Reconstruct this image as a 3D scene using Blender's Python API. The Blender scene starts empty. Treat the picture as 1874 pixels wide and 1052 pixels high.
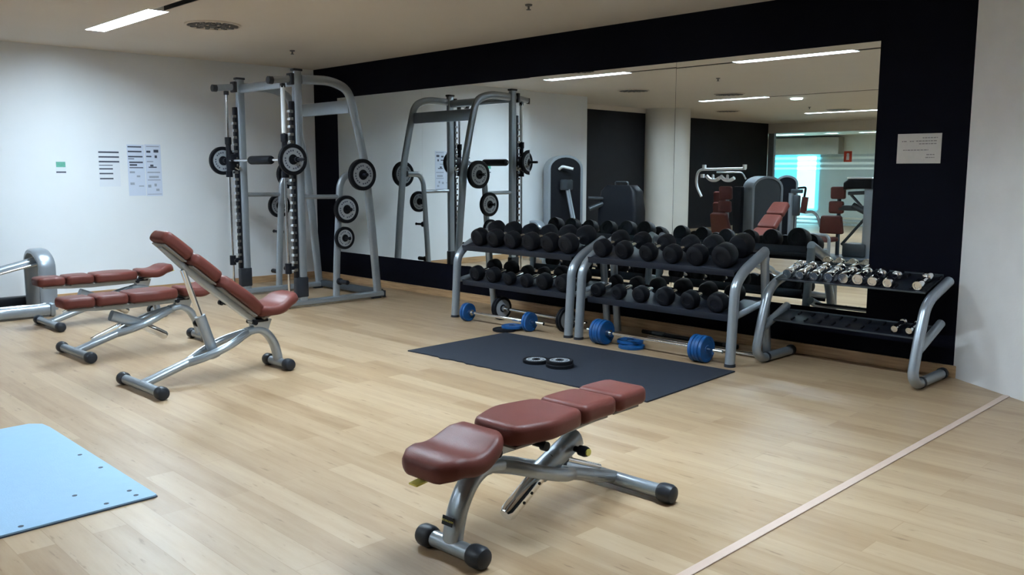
import bpy, bmesh, math, random
from mathutils import Vector, Matrix
PI = math.pi
SC = bpy.context.scene
COL = SC.collection
random.seed(7)

# ------------------------------------------------------------------ camera
cd = bpy.data.cameras.new('camera')
cam = bpy.data.objects.new('camera', cd)
COL.objects.link(cam)
cd.sensor_fit = 'HORIZONTAL'
cd.sensor_width = 36.0
cd.lens = 36.0 * 1594.18 / 1874.0
cd.clip_start = 0.05
cd.clip_end = 100
YAW, PITCH, ROLL = 0.7948, -0.1322, 0.0011
_f = Vector((-math.sin(YAW) * math.cos(PITCH), math.cos(YAW) * math.cos(PITCH), math.sin(PITCH)))
_r = _f.cross(Vector((0, 0, 1))).normalized()
_u = _r.cross(_f)
_r2 = math.cos(ROLL) * _r + math.sin(ROLL) * _u
_u2 = -math.sin(ROLL) * _r + math.cos(ROLL) * _u
_m = Matrix(((_r2.x, _u2.x, -_f.x), (_r2.y, _u2.y, -_f.y), (_r2.z, _u2.z, -_f.z))).to_4x4()
_m.translation = Vector((9.5055, -5.9139, 1.32))
cam.matrix_world = _m
SC.camera = cam

# ------------------------------------------------------------------ world, view
w = bpy.data.worlds.new('world')
SC.world = w
w.use_nodes = True
w.node_tree.nodes['Background'].inputs[0].default_value = (0.5, 0.6, 0.7, 1)
w.node_tree.nodes['Background'].inputs[1].default_value = 0.02
SC.view_settings.view_transform = 'Standard'
SC.view_settings.look = 'None'
SC.view_settings.gamma = 1
SC.view_settings.exposure = 1.84
LAMP_POWER = 46.0
RECESS = 0.048
LAMP_COLOUR = (0.70, 0.87, 1.0)

# ------------------------------------------------------------------ materials
def new_mat(name):
    m = bpy.data.materials.new(name)
    m.use_nodes = True
    return m, m.node_tree.nodes, m.node_tree.links, m.node_tree.nodes['Principled BSDF']

def simple(name, col, rough=0.5, metal=0.0, noise=0.0, nscale=30, bump=0.0, bscale=200, coat=0.0, spec=0.5):
    m, N, L, b = new_mat(name)
    b.inputs['Base Color'].default_value = (*col, 1)
    b.inputs['Roughness'].default_value = rough
    b.inputs['Metallic'].default_value = metal
    b.inputs['Specular IOR Level'].default_value = spec
    if coat:
        b.inputs['Coat Weight'].default_value = coat
        b.inputs['Coat Roughness'].default_value = 0.12
    tc = N.new('ShaderNodeTexCoord')
    if noise:
        n = N.new('ShaderNodeTexNoise'); n.inputs['Scale'].default_value = nscale; n.inputs['Detail'].default_value = 4
        L.new(tc.outputs['Object'], n.inputs['Vector'])
        mix = N.new('ShaderNodeMix'); mix.data_type = 'RGBA'
        mix.inputs['A'].default_value = (*[c * (1 - noise) for c in col], 1)
        mix.inputs['B'].default_value = (*[min(1, c * (1 + noise)) for c in col], 1)
        L.new(n.outputs['Fac'], mix.inputs['Factor'])
        L.new(mix.outputs['Result'], b.inputs['Base Color'])
    if bump:
        n2 = N.new('ShaderNodeTexNoise'); n2.inputs['Scale'].default_value = bscale; n2.inputs['Detail'].default_value = 3
        L.new(tc.outputs['Object'], n2.inputs['Vector'])
        bp = N.new('ShaderNodeBump'); bp.inputs['Strength'].default_value = bump; bp.inputs['Distance'].default_value = 0.002
        L.new(n2.outputs['Fac'], bp.inputs['Height'])
        L.new(bp.outputs['Normal'], b.inputs['Normal'])
    return m

def emit(name, col, s):
    m, N, L, b = new_mat(name)
    b.inputs['Base Color'].default_value = (*col, 1)
    b.inputs['Emission Color'].default_value = (*col, 1)
    b.inputs['Emission Strength'].default_value = s
    return m

M = {}
M['silver'] = simple('silver_painted_metal', (0.33, 0.37, 0.41), 0.3, 0.55, noise=0.05, coat=0.3)
M['chrome'] = simple('chrome', (0.82, 0.84, 0.86), 0.08, 1.0, noise=0.03)
M['steel'] = simple('brushed_steel', (0.62, 0.64, 0.66), 0.25, 1.0, noise=0.06)
M['leather'] = simple('maroon_leather', (0.118, 0.034, 0.027), 0.40, 0, noise=0.10, nscale=12, bump=0.25, bscale=260, spec=0.17)
M['red_leather'] = simple('red_leather', (0.10, 0.022, 0.018), 0.4, 0, noise=0.10, nscale=12, bump=0.2)
M['black_plastic'] = simple('black_plastic', (0.006, 0.007, 0.011), 0.4, 0, noise=0.2, spec=0.2)
M['rubber'] = simple('black_rubber', (0.0042, 0.0048, 0.0075), 0.55, 0, noise=0.25, bump=0.2, spec=0.18)
M['cap'] = simple('grey_black_rubber_cap', (0.016, 0.019, 0.026), 0.42, 0, noise=0.2, spec=0.35)
M['shelf'] = simple('dark_grey_shelf_metal', (0.014, 0.017, 0.026), 0.5, 0.1, noise=0.15, spec=0.3)
M['ring'] = simple('grey_plate_face', (0.30, 0.32, 0.34), 0.5, 0.1, noise=0.1)
M['blue'] = simple('blue_plate_plastic', (0.004, 0.062, 0.20), 0.45, 0, noise=0.12, spec=0.35)
M['yellow'] = simple('yellow_plastic', (0.65, 0.58, 0.12), 0.4, noise=0.05)
M['backing'] = simple('pad_backing', (0.22, 0.21, 0.20), 0.5, noise=0.1)
M['gunmetal'] = simple('gunmetal', (0.045, 0.055, 0.065), 0.4, 0.3, noise=0.1)
M['white_paint'] = simple('white_painted_metal', (0.75, 0.78, 0.8), 0.35, noise=0.04)
M['black_wall'] = simple('black_wall_paint', (0.0022, 0.0024, 0.0060), 0.7, noise=0.25, nscale=6, bump=0.1, spec=0.06)
M['white_wall'] = simple('white_wall_paint', (0.76, 0.78, 0.80), 0.65, noise=0.03, nscale=3, bump=0.15, bscale=120)
M['cream_wall'] = simple('cream_wall_paint', (0.62, 0.59, 0.54), 0.7, noise=0.04, nscale=3)
M['brown_wall'] = simple('taupe_wall_paint', (0.26, 0.21, 0.16), 0.7, noise=0.04, nscale=3)
M['plaster'] = simple('rough_grey_plaster', (0.72, 0.70, 0.69), 0.75, noise=0.09, nscale=5, bump=0.3, bscale=60)
M['grey_wall'] = simple('charcoal_wall_paint', (0.012, 0.012, 0.014), 0.7, noise=0.2, nscale=5, spec=0.15)
M['dark_slot'] = simple('dark_slot', (0.02, 0.02, 0.022), 0.6, noise=0.1)
M['ceiling'] = simple('ceiling_paint', (0.66, 0.59, 0.51), 0.8, noise=0.03, nscale=2)
M['vent'] = simple('vent_metal', (0.12, 0.115, 0.11), 0.5, 0.2, noise=0.1)
M['paper'] = simple('paper', (0.72, 0.75, 0.80), 0.8, noise=0.02)
M['blue_paper'] = simple('pale_blue_paper', (0.60, 0.66, 0.78), 0.8, noise=0.02)
M['cream_paper'] = simple('cream_paper', (0.52, 0.48, 0.43), 0.8, noise=0.06, nscale=40)
M['ink'] = simple('print_ink', (0.05, 0.06, 0.09), 0.7, noise=0.1)
M['soft_ink'] = simple('faded_print_ink', (0.33, 0.36, 0.44), 0.7, noise=0.1)
M['green_print'] = simple('green_print', (0.12, 0.40, 0.30), 0.6, noise=0.3, nscale=80)
M['red_sign'] = simple('red_sign', (0.6, 0.06, 0.03), 0.5, noise=0.05)
M['mat_rubber'] = simple('charcoal_rubber_mat', (0.020, 0.024, 0.034), 0.75, noise=0.22, nscale=60, bump=0.4, bscale=300, spec=0.25)
M['blue_mat'] = simple('light_blue_exercise_mat', (0.29, 0.46, 0.64), 0.6, noise=0.05, nscale=25, bump=0.3, bscale=150)
M['mat_hole'] = simple('mat_hole_grommet', (0.04, 0.06, 0.09), 0.6, noise=0.1)
M['strip'] = simple('pale_pink_threshold_strip', (0.54, 0.40, 0.33), 0.4, noise=0.06, nscale=10)
M['reflector'] = simple('white_reflector', (0.86, 0.88, 0.90), 0.5)
M['lamp'] = emit('fluorescent_diffuser', LAMP_COLOUR, LAMP_POWER)
M['downlight'] = emit('cool_downlight', (0.7, 0.95, 1.0), 6)
M['cyan_window'] = emit('daylit_cyan_pane', (0.10, 0.62, 0.85), 2.2)
M['cyan_bright'] = emit('bright_daylit_pane', (0.45, 0.92, 1.0), 4.0)

def mirror_mat():
    m, N, L, b = new_mat('mirror_silvering')
    b.inputs['Base Color'].default_value = (0.76, 0.80, 0.80, 1)
    b.inputs['Metallic'].default_value = 1
    b.inputs['Roughness'].default_value = 0.0
    return m
M['mirror'] = mirror_mat()

def floor_mat():
    m, N, L, b = new_mat('laminate_wood_floor')
    tc = N.new('ShaderNodeTexCoord')
    br = N.new('ShaderNodeTexBrick')
    br.offset = 0.37; br.offset_frequency = 2; br.squash = 1.0
    br.inputs['Scale'].default_value = 1.0
    br.inputs['Brick Width'].default_value = 1.25
    br.inputs['Row Height'].default_value = 0.125
    br.inputs['Mortar Size'].default_value = 0.0012
    br.inputs['Mortar Smooth'].default_value = 0.3
    br.inputs['Color1'].default_value = (0.0, 0.0, 0.0, 1)
    br.inputs['Color2'].default_value = (1, 1, 1, 1)
    br.inputs['Mortar'].default_value = (0.0, 0.0, 0.0, 1)
    L.new(tc.outputs['Object'], br.inputs['Vector'])
    # stretched grain
    mp = N.new('ShaderNodeMapping'); mp.inputs['Scale'].default_value = (1.4, 14, 1)
    L.new(tc.outputs['Object'], mp.inputs['Vector'])
    n1 = N.new('ShaderNodeTexNoise'); n1.inputs['Scale'].default_value = 1.0; n1.inputs['Detail'].default_value = 8; n1.inputs['Roughness'].default_value = 0.65
    L.new(mp.outputs['Vector'], n1.inputs['Vector'])
    mp2 = N.new('ShaderNodeMapping'); mp2.inputs['Scale'].default_value = (7.5, 46, 1)
    L.new(tc.outputs['Object'], mp2.inputs['Vector'])
    n2 = N.new('ShaderNodeTexNoise'); n2.inputs['Scale'].default_value = 1.0; n2.inputs['Detail'].default_value = 3
    L.new(mp2.outputs['Vector'], n2.inputs['Vector'])
    spots = N.new('ShaderNodeValToRGB')
    spots.color_ramp.elements[0].position = 0.64; spots.color_ramp.elements[0].color = (0, 0, 0, 1)
    spots.color_ramp.elements[1].position = 0.73; spots.color_ramp.elements[1].color = (1, 1, 1, 1)
    L.new(n2.outputs['Fac'], spots.inputs['Fac'])
    add = N.new('ShaderNodeMath'); add.operation = 'MULTIPLY_ADD'
    L.new(br.outputs['Color'], add.inputs[0]); add.inputs[1].default_value = 0.42
    L.new(n1.outputs['Fac'], add.inputs[2])
    ramp = N.new('ShaderNodeValToRGB')
    e = ramp.color_ramp.elements
    e[0].position = 0.25; e[0].color = (0.225, 0.130, 0.063, 1)
    e[1].position = 1.05 if False else 1.0; e[1].color = (0.420, 0.302, 0.190, 1)
    k = e.new(0.55); k.color = (0.320, 0.210, 0.118, 1)
    L.new(add.outputs[0], ramp.inputs['Fac'])
    mx = N.new('ShaderNodeMix'); mx.data_type = 'RGBA'; mx.blend_type = 'MIX'
    mul = N.new('ShaderNodeMath'); mul.operation = 'MULTIPLY'; mul.inputs[1].default_value = 0.65
    L.new(spots.outputs['Color'], mul.inputs[0])
    L.new(mul.outputs[0], mx.inputs['Factor'])
    L.new(ramp.outputs['Color'], mx.inputs['A'])
    mx.inputs['B'].default_value = (0.17, 0.095, 0.045, 1)
    mx2 = N.new('ShaderNodeMix'); mx2.data_type = 'RGBA'
    mm = N.new('ShaderNodeMath'); mm.operation = 'MULTIPLY'; mm.inputs[1].default_value = 0.2
    L.new(br.outputs['Fac'], mm.inputs[0]); L.new(mm.outputs[0], mx2.inputs['Factor'])
    L.new(mx.outputs['Result'], mx2.inputs['A']); mx2.inputs['B'].default_value = (0.20, 0.11, 0.05, 1)
    L.new(mx2.outputs['Result'], b.inputs['Base Color'])
    b.inputs['Roughness'].default_value = 0.38
    b.inputs['Specular IOR Level'].default_value = 0.45
    return m
M['floor'] = floor_mat()

def skirting_mat():
    m, N, L, b = new_mat('wood_skirting')
    tc = N.new('ShaderNodeTexCoord'); mp = N.new('ShaderNodeMapping'); mp.inputs['Scale'].default_value = (2, 2, 30)
    n = N.new('ShaderNodeTexNoise'); n.inputs['Scale'].default_value = 2
    rp = N.new('ShaderNodeValToRGB')
    rp.color_ramp.elements[0].position = 0.3; rp.color_ramp.elements[0].color = (0.36, 0.21, 0.10, 1)
    rp.color_ramp.elements[1].position = 0.7; rp.color_ramp.elements[1].color = (0.55, 0.35, 0.19, 1)
    L.new(tc.outputs['Object'], mp.inputs['Vector']); L.new(mp.outputs['Vector'], n.inputs['Vector'])
    L.new(n.outputs['Fac'], rp.inputs['Fac']); L.new(rp.outputs['Color'], b.inputs['Base Color'])
    b.inputs['Roughness'].default_value = 0.45
    return m
M['skirting'] = skirting_mat()

def glass_mat(name, tint=(0.9, 0.97, 0.97), fac=0.08):
    m, N, L, b = new_mat(name)
    out = N['Material Output']
    tr = N.new('ShaderNodeBsdfTransparent'); tr.inputs[0].default_value = (*tint, 1)
    gl = N.new('ShaderNodeBsdfGlossy'); gl.inputs['Roughness'].default_value = 0.02
    mx = N.new('ShaderNodeMixShader'); mx.inputs[0].default_value = fac
    L.new(tr.outputs[0], mx.inputs[1]); L.new(gl.outputs[0], mx.inputs[2]); L.new(mx.outputs[0], out.inputs['Surface'])
    return m
M['glass'] = glass_mat('clear_glass')

def frost_mat():
    m, N, L, b = new_mat('frosted_film')
    out = N['Material Output']
    tr = N.new('ShaderNodeBsdfTransparent'); tr.inputs[0].default_value = (0.88, 0.93, 0.94, 1)
    df = N.new('ShaderNodeBsdfDiffuse'); df.inputs[0].default_value = (0.72, 0.78, 0.80, 1)
    tl = N.new('ShaderNodeBsdfTranslucent'); tl.inputs[0].default_value = (0.80, 0.86, 0.88, 1)
    m1 = N.new('ShaderNodeMixShader'); m1.inputs[0].default_value = 0.5
    m2 = N.new('ShaderNodeMixShader'); m2.inputs[0].default_value = 0.45
    L.new(df.outputs[0], m1.inputs[1]); L.new(tl.outputs[0], m1.inputs[2])
    L.new(tr.outputs[0], m2.inputs[1]); L.new(m1.outputs[0], m2.inputs[2]); L.new(m2.outputs[0], out.inputs['Surface'])
    return m
M['frost'] = frost_mat()

# ------------------------------------------------------------------ mesh helpers
def BM():
    return bmesh.new()

def obj(name, bm, mat, parent=None, smooth=35, loc=None):
    me = bpy.data.meshes.new(name)
    bmesh.ops.recalc_face_normals(bm, faces=bm.faces)
    bm.to_mesh(me); bm.free()
    me.materials.append(M[mat] if isinstance(mat, str) else mat)
    if smooth:
        for p in me.polygons: p.use_smooth = True
        me.set_sharp_from_angle(angle=math.radians(smooth))
    o = bpy.data.objects.new(name, me)
    COL.objects.link(o)
    if parent is not None: o.parent = parent
    if loc is not None: o.location = loc
    return o

def thing(name, label, cat, loc=(0, 0, 0), rotz=0.0, group=None, rot=None):
    o = bpy.data.objects.new(name, None)
    COL.objects.link(o)
    o.empty_display_size = 0.1
    o.location = loc
    o.rotation_euler = rot if rot else (0, 0, rotz)
    o['label'] = label; o['category'] = cat
    if group: o['group'] = group
    return o

def tag(o, label, cat, group=None):
    o['label'] = label; o['category'] = cat
    if group: o['group'] = group
    return o

def struct(name, bm, mat, smooth=35):
    o = obj(name, bm, mat, None, smooth)
    o['kind'] = 'structure'
    return o

def dup(root, loc, label, rotz=None, rot=None, group=None):
    r = root.copy(); COL.objects.link(r); r.location = loc
    if rotz is not None: r.rotation_euler = (0, 0, rotz)
    if rot is not None: r.rotation_euler = rot
    r['label'] = label
    if group: r['group'] = group
    for ch in list(root.children):
        c = ch.copy(); COL.objects.link(c); c.parent = r
        for g in list(ch.children):
            d = g.copy(); COL.objects.link(d); d.parent = c
    return r

def box(bm, x0, x1, y0, y1, z0, z1, bev=0.0, mat=None):
    vs = [bm.verts.new((x, y, z)) for x in (x0, x1) for y in (y0, y1) for z in (z0, z1)]
    F = [(0, 1, 3, 2), (4, 6, 7, 5), (0, 4, 5, 1), (2, 3, 7, 6), (0, 2, 6, 4), (1, 5, 7, 3)]
    fs = [bm.faces.new([vs[i] for i in f]) for f in F]
    if mat is not None:
        for v in vs: v.co = mat @ v.co
    if bev:
        es = list({e for f in fs for e in f.edges})
        bmesh.ops.bevel(bm, geom=es, offset=bev, segments=2, affect='EDGES', profile=0.5)

def frames(pts, side=None):
    n = len(pts); T = []
    for i in range(n):
        a = pts[max(0, i - 1)]; b = pts[min(n - 1, i + 1)]
        T.append((b - a).normalized())
    out = []
    if side is not None:
        S0 = Vector(side)
        for t in T:
            s = (S0 - t * S0.dot(t)).normalized()
            out.append((t, s, t.cross(s)))
    else:
        up = Vector((0, 0, 1)) if abs(T[0].z) < 0.9 else Vector((0, 1, 0))
        s = up.cross(T[0]).normalized()
        for t in T:
            s = (s - t * s.dot(t)).normalized()
            out.append((t, s, t.cross(s)))
    return out

def smooth_path(pts, k=6):
    pts = [Vector(p) for p in pts]
    if len(pts) < 3: return pts
    out = []
    P = [2 * pts[0] - pts[1]] + pts + [2 * pts[-1] - pts[-2]]
    for i in range(1, len(P) - 2):
        for j in range(k):
            t = j / k
            a, b, c, d = P[i - 1], P[i], P[i + 1], P[i + 2]
            out.append(0.5 * ((2 * b) + (c - a) * t + (2 * a - 5 * b + 4 * c - d) * t * t + (3 * b - a - 3 * c + d) * t ** 3))
    out.append(pts[-1])
    return out

def fillet(pts, r, k=5):
    pts = [Vector(p) for p in pts]
    out = [pts[0]]
    for i in range(1, len(pts) - 1):
        a, b, c = pts[i - 1], pts[i], pts[i + 1]
        ra = min(r, (a - b).length * 0.45, (c - b).length * 0.45)
        p = b + (a - b).normalized() * ra; q = b + (c - b).normalized() * ra
        for j in range(k + 1):
            t = j / k
            out.append((1 - t) ** 2 * p + 2 * t * (1 - t) * b + t * t * q)
    out.append(pts[-1])
    return out

def tube(bm, pts, r, r2=None, n=14, side=None, e=1.0, rs=None, cap=True):
    pts = [Vector(p) for p in pts]
    r2 = r2 or r
    fr = frames(pts, side)
    rings = []
    for i, (p, (t, s, u)) in enumerate(zip(pts, fr)):
        k = rs[i] if rs else 1.0
        ring = []
        for j in range(n):
            a = 2 * PI * j / n
            ca, sa = math.cos(a), math.sin(a)
            ca = math.copysign(abs(ca) ** e, ca); sa = math.copysign(abs(sa) ** e, sa)
            ring.append(bm.verts.new(p + s * (ca * r * k) + u * (sa * r2 * k)))
        rings.append(ring)
    for a, b in zip(rings, rings[1:]):
        for j in range(n):
            bm.faces.new((a[j], a[(j + 1) % n], b[(j + 1) % n], b[j]))
    if cap:
        bm.faces.new(rings[0][::-1]); bm.faces.new(rings[-1])

def lathe(bm, prof, origin=(0, 0, 0), axis='z', n=28):
    """prof: list of (r, h)."""
    o = Vector(origin)
    if axis == 'z': A, B, C = Vector((1, 0, 0)), Vector((0, 1, 0)), Vector((0, 0, 1))
    elif axis == 'x': A, B, C = Vector((0, 1, 0)), Vector((0, 0, 1)), Vector((1, 0, 0))
    elif axis == 'y': A, B, C = Vector((0, 0, 1)), Vector((1, 0, 0)), Vector((0, 1, 0))
    else:
        C = Vector(axis).normalized(); A = C.orthogonal().normalized(); B = C.cross(A)
    rings = []
    for r, h in prof:
        if r < 1e-6:
            rings.append([bm.verts.new(o + C * h)])
        else:
            rings.append([bm.verts.new(o + C * h + A * (r * math.cos(2 * PI * j / n)) + B * (r * math.sin(2 * PI * j / n))) for j in range(n)])
    for a, b in zip(rings, rings[1:]):
        if len(a) == 1 and len(b) == 1: continue
        for j in range(n):
            k = (j + 1) % n
            if len(a) == 1: bm.faces.new((a[0], b[k], b[j]))
            elif len(b) == 1: bm.faces.new((a[j], a[k], b[0]))
            else: bm.faces.new((a[j], a[k], b[k], b[j]))

def rr(a, b, r, n=4):
    """rounded rectangle outline, half sizes a, b."""
    r = min(r, a * 0.99, b * 0.99); out = []
    for cx, cy, a0 in ((a - r, b - r, 0), (-(a - r), b - r, PI / 2), (-(a - r), -(b - r), PI), (a - r, -(b - r), 3 * PI / 2)):
        for i in range(n + 1):
            t = a0 + (PI / 2) * i / n
            out.append((cx + r * math.cos(t), cy + r * math.sin(t)))
    return out

def loft(bm, secs, rc=0.02):
    """secs: (centre, side, up, a, b, [rc]) rounded-rectangle sections."""
    rings = []
    for s in secs:
        c, S, U, a, b = s[:5]; r = s[5] if len(s) > 5 else rc
        rings.append([bm.verts.new(Vector(c) + Vector(S) * x + Vector(U) * y) for x, y in rr(a, b, r)])
    n = len(rings[0])
    for a, b in zip(rings, rings[1:]):
        for j in range(n):
            bm.faces.new((a[j], a[(j + 1) % n], b[(j + 1) % n], b[j]))
    bm.faces.new(rings[0][::-1]); bm.faces.new(rings[-1])

def pad_bm(length, wfun, th, mat, R=0.03, crown=0.0, rc=0.022, off=None, n=14):
    """upholstered pad: s from 0..length along local y of mat, thickness up to z=th; plan corners rounded by R."""
    bm = BM(); secs = []
    rot = mat.to_3x3()
    S = rot @ Vector((1, 0, 0)); U = rot @ Vector((0, 0, 1))
    ds = [0, 0.0015, 0.005, 0.010, 0.018, R] + [R + (length - 2 * R) * i / n for i in range(1, n)] + [length - R, length - 0.018, length - 0.010, length - 0.005, length - 0.0015, length]
    for s in ds:
        d = min(s, length - s)
        q = max(0.0, 1 - d / R); f = math.sqrt(max(0, 1 - q * q))
        q2 = max(0.0, 1 - d / rc); f2 = math.sqrt(max(0, 1 - q2 * q2))
        a = wfun(s / length) - R * (1 - f); h = th / 2 - rc * 0.9 * (1 - f2)
        zo = th / 2 + (off(s / length) if off else 0)
        c = mat @ Vector((0, s, zo + crown * math.sin(PI * s / length)))
        secs.append((c, S, U, max(a, 0.01), max(h, 0.004), min(rc, max(h, 0.004) * 0.95)))
    loft(bm, secs)
    return bm

def prism(bm, poly, z0, z1):
    b = [bm.verts.new((x, y, z0)) for x, y in poly]; t = [bm.verts.new((x, y, z1)) for x, y in poly]
    bm.faces.new(b[::-1]); bm.faces.new(t)
    for i in range(len(poly)):
        j = (i + 1) % len(poly); bm.faces.new((b[i], b[j], t[j], t[i]))

# ------------------------------------------------------------------ the room
H = 2.55
YB = -14.8            # glass wall at the far end, behind the camera
bm = BM(); box(bm, -9.0, 11.2, -23.2, 0.3, -0.1, 0.0); struct('floor', bm, 'floor', 0)

LAMP_ROWS = ((-3.0, ((1.28, 2.64), (4.05, 5.45), (6.88, 8.30))), (-7.42, ((0.67, 1.97), (4.60, 6.00))), (-11.7, ((0.46, 2.45), (4.60, 6.00))), (-21.3, ((-8.2, -6.9), (-5.6, -4.5), (-3.75, -3.35), (-2.65, -1.3), (0.2, 1.6), (3.2, 4.6))))  # last row includes unseen lamps added to brighten the area beyond the glass
slots = [-3.0, -7.42, -11.7]; SW = 0.045; LW = 0.085
bm = BM()
top = 0.15; X0, X1 = -3.2, 11.2
for s, lamps in LAMP_ROWS:
    if s < -20: X0 = -9.0
    bot_edge = s + LW
    if s < -20: box(bm, -9.0, 11.2, YB, top, H, H + 0.14) if False else None
    box(bm, X0 if s > -20 else -9.0, X1, bot_edge, top, H, H + 0.14)
    prev = X0
    for k, (a, b) in enumerate(lamps):
        if k == 0 or s < -20: box(bm, prev, a, s - LW, s + LW, H, H + 0.14)
        else:
            box(bm, prev, a, s + SW, s + LW, H, H + 0.14); box(bm, prev, a, s - LW, s - SW, H, H + 0.14)
        prev = b
    if s < -20: box(bm, prev, X1, s - LW, s + LW, H, H + 0.14)
    else:
        box(bm, prev, X1, s + SW, s + LW, H, H + 0.14); box(bm, prev, X1, s - LW, s - SW, H, H + 0.14)
    top = s - LW
    if s == -11.7:
        box(bm, -3.2, X1, YB, top, H, H + 0.14); top = YB
box(bm, -9.0, X1, -23.2, top, H, H + 0.14)
struct('ceiling', bm, 'ceiling', 0)
bm = BM()
for s in slots: box(bm, -3.2, 11.2, s - LW - 0.03, s + LW + 0.03, H + 0.141, H + 0.16)
struct('trim_1', bm, 'dark_slot', 0)
bm = BM()
for s, lamps in LAMP_ROWS[:3]:
    for k, (a, b) in enumerate(lamps):
        nx = lamps[k + 1][0] if k + 1 < len(lamps) else 11.0
        for y in (s - SW, s + SW - 0.003): box(bm, b + .003, nx - .003, y, y + 0.003, H + 0.004, H + 0.13)
struct('trim_2', bm, 'dark_slot', 0)

# wall with the mirror (black paint), left wall, angled plaster wall at the right
bm = BM(); box(bm, -0.15, 7.564, 0.0, 0.15, 0, H); struct('wall_back', bm, 'black_wall', 0)
bm = BM(); box(bm, 0.0, 7.62, -0.014, -0.0005, 0, 0.079, 0.003); struct('baseboard_back', bm, 'skirting', 0)
bm = BM(); box(bm, -0.15, 0.0, -5.30, 0.0, 0, H); struct('wall_left', bm, 'white_wall', 0)
bm = BM(); box(bm, 0.0005, 0.014, -5.30, -0.015, 0, 0.079, 0.003); struct('baseboard_left', bm, 'skirting', 0)
bm = BM(); prism(bm, [(7.564, 0.16), (7.564, 0.0), (8.75, -0.80), (11.2, -2.45), (11.2, 0.16)], 0, H); struct('wall_right', bm, 'plaster', 0)
bm = BM(); box(bm, 11.0, 11.2, -23.0, -2.46, 0, H); struct('wall_front', bm, 'grey_wall', 0)  # unseen wall, coloured charcoal to cut the light bounced into the room
# the far left of the room, seen only in the mirror
bm = BM(); box(bm, -1.15, -0.0, -5.42, -5.301, 0, H); struct('wall_left_return', bm, 'white_wall', 0)
bm = BM(); box(bm, -1.15, -0.95, -8.9, -5.421, 0, 2.46); struct('wall_left_recess', bm, 'grey_wall', 0)
bm = BM(); box(bm, -1.15, -0.93, -8.9, -5.421, 2.461, H); struct('trim_3', bm, 'ceiling', 0)
bm = BM(); lathe(bm, [(0.0, 0), (0.33, 0), (0.33, H), (0, H)], (-0.76, -8.65, 0), n=48); struct('pillar', bm, 'cream_wall', 30)
bm = BM(); box(bm, -2.35, -2.15, YB, -8.6, 0, H); struct('wall_left_rear', bm, 'grey_wall', 0)
bm = BM(); box(bm, -2.35, -1.15, -8.9, -8.601, 0, H); struct('wall_left_jog', bm, 'grey_wall', 0)
# header, glass wall, room behind it
bm = BM(); box(bm, -2.35, 11.2, YB - 0.15, YB, 2.30, H - 0.001); struct('trim_4', bm, 'cream_wall', 0)
bm = BM(); box(bm, -2.15, -1.99, YB - 0.12, YB - 0.02, 0, 2.30); struct('trim_5', bm, 'silver', 0)
bm = BM(); box(bm, -1.99, 11.0, YB - 0.075, YB - 0.065, 0.0, 2.30); struct('window_1', bm, 'glass', 0)
bm = BM()
box(bm, -1.98, 10.99, YB - 0.064, YB - 0.062, 0.22, 1.38)
for z0, z1 in ((1.43, 1.50), (1.56, 1.63), (1.69, 1.75), (0.02, 0.07), (0.12, 0.17)):
    box(bm, -1.98, 10.99, YB - 0.064, YB - 0.062, z0, z1)
f = obj('window_film', bm, 'frost', bpy.data.objects['window_1'], 0)
bm = BM(); box(bm, -9.0, 11.2, -23.2, -23.0, 0, H); struct('wall_outer', bm, 'cream_wall', 0)
bm = BM(); box(bm, -6.6, -3.93, -22.999, -22.6, 1.92, 2.48); struct('trim_6', bm, 'brown_wall', 0)
bm = BM(); box(bm, -9.0, -8.8, -23.0, YB - .16, 0, H); struct('wall_outer_side', bm, 'white_wall', 0)
bm = BM(); box(bm, -6.5, -4.75, -22.99, -22.94, 0.0, 1.91); struct('window_2', bm, 'cyan_window', 0)
bm = BM(); box(bm, -5.55, -4.85, -22.938, -22.93, 0.05, 1.88); obj('window_pane', bm, 'cyan_bright', bpy.data.objects['window_2'], 0)
# threshold strip across the floor
bm = BM(); box(bm, 7.942, 7.980, -14.7, -0.27, 0.0, 0.005, 0.002); struct('trim_7', bm, 'strip', 0)

# ------------------------------------------------------------------ mirror panels
edges = [0.517, 2.118, 3.739, 5.352, 6.98]
words = ['leftmost mirror panel, reflecting the white wall and cable frame', 'second mirror panel from the left, behind the left dumbbell rack',
         'third mirror panel from the left, reflecting the black weight tower', 'rightmost mirror panel, behind the chrome dumbbells']
angs = [0.0, 0.0012, 0.0115, 0.0]
for i in range(4):
    hw = (edges[i + 1] - edges[i]) / 2 - 0.0015; cx = (edges[i + 1] + edges[i]) / 2
    bm = BM(); box(bm, -hw, hw, -0.003, 0.003, 0.356, 2.182)
    o = obj('mirror_panel', bm, 'mirror', None, 0, loc=(cx, -0.0035 - abs(angs[i]) * hw - 0.001, 0)); o.rotation_euler = (0, 0, angs[i])
    tag(o, words[i], 'mirror', 'mirror panels on the black wall')

# ------------------------------------------------------------------ lamps, vents, sprinklers
def lamp(x0, x1, y, label, group='fluorescent ceiling lights'):
    """recessed trough: white reflector sides, diffuser set up inside"""
    t = thing('ceiling_light', label, 'ceiling light', ((x0 + x1) / 2, y, H), group=group)
    L_ = (x1 - x0) / 2 - 0.001; D = RECESS; W_ = LW - 0.001
    bm = BM()
    box(bm, -L_, L_, -W_, -W_ + .004, -.003, D + .01); box(bm, -L_, L_, W_ - .004, W_, -.003, D + .01)
    box(bm, -L_, -L_ + .004, -W_ + .004, W_ - .004, -.003, D + .01); box(bm, L_ - .004, L_, -W_ + .004, W_ - .004, -.003, D + .01)
    box(bm, -L_, L_, -W_, W_, D + .01, D + .014)
    obj('reflector', bm, 'reflector', t, 0)
    bm = BM(); box(bm, -L_ + .006, L_ - .006, -W_ + .006, W_ - .006, D, D + .009); obj('diffuser', bm, 'lamp', t, 0)
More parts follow.
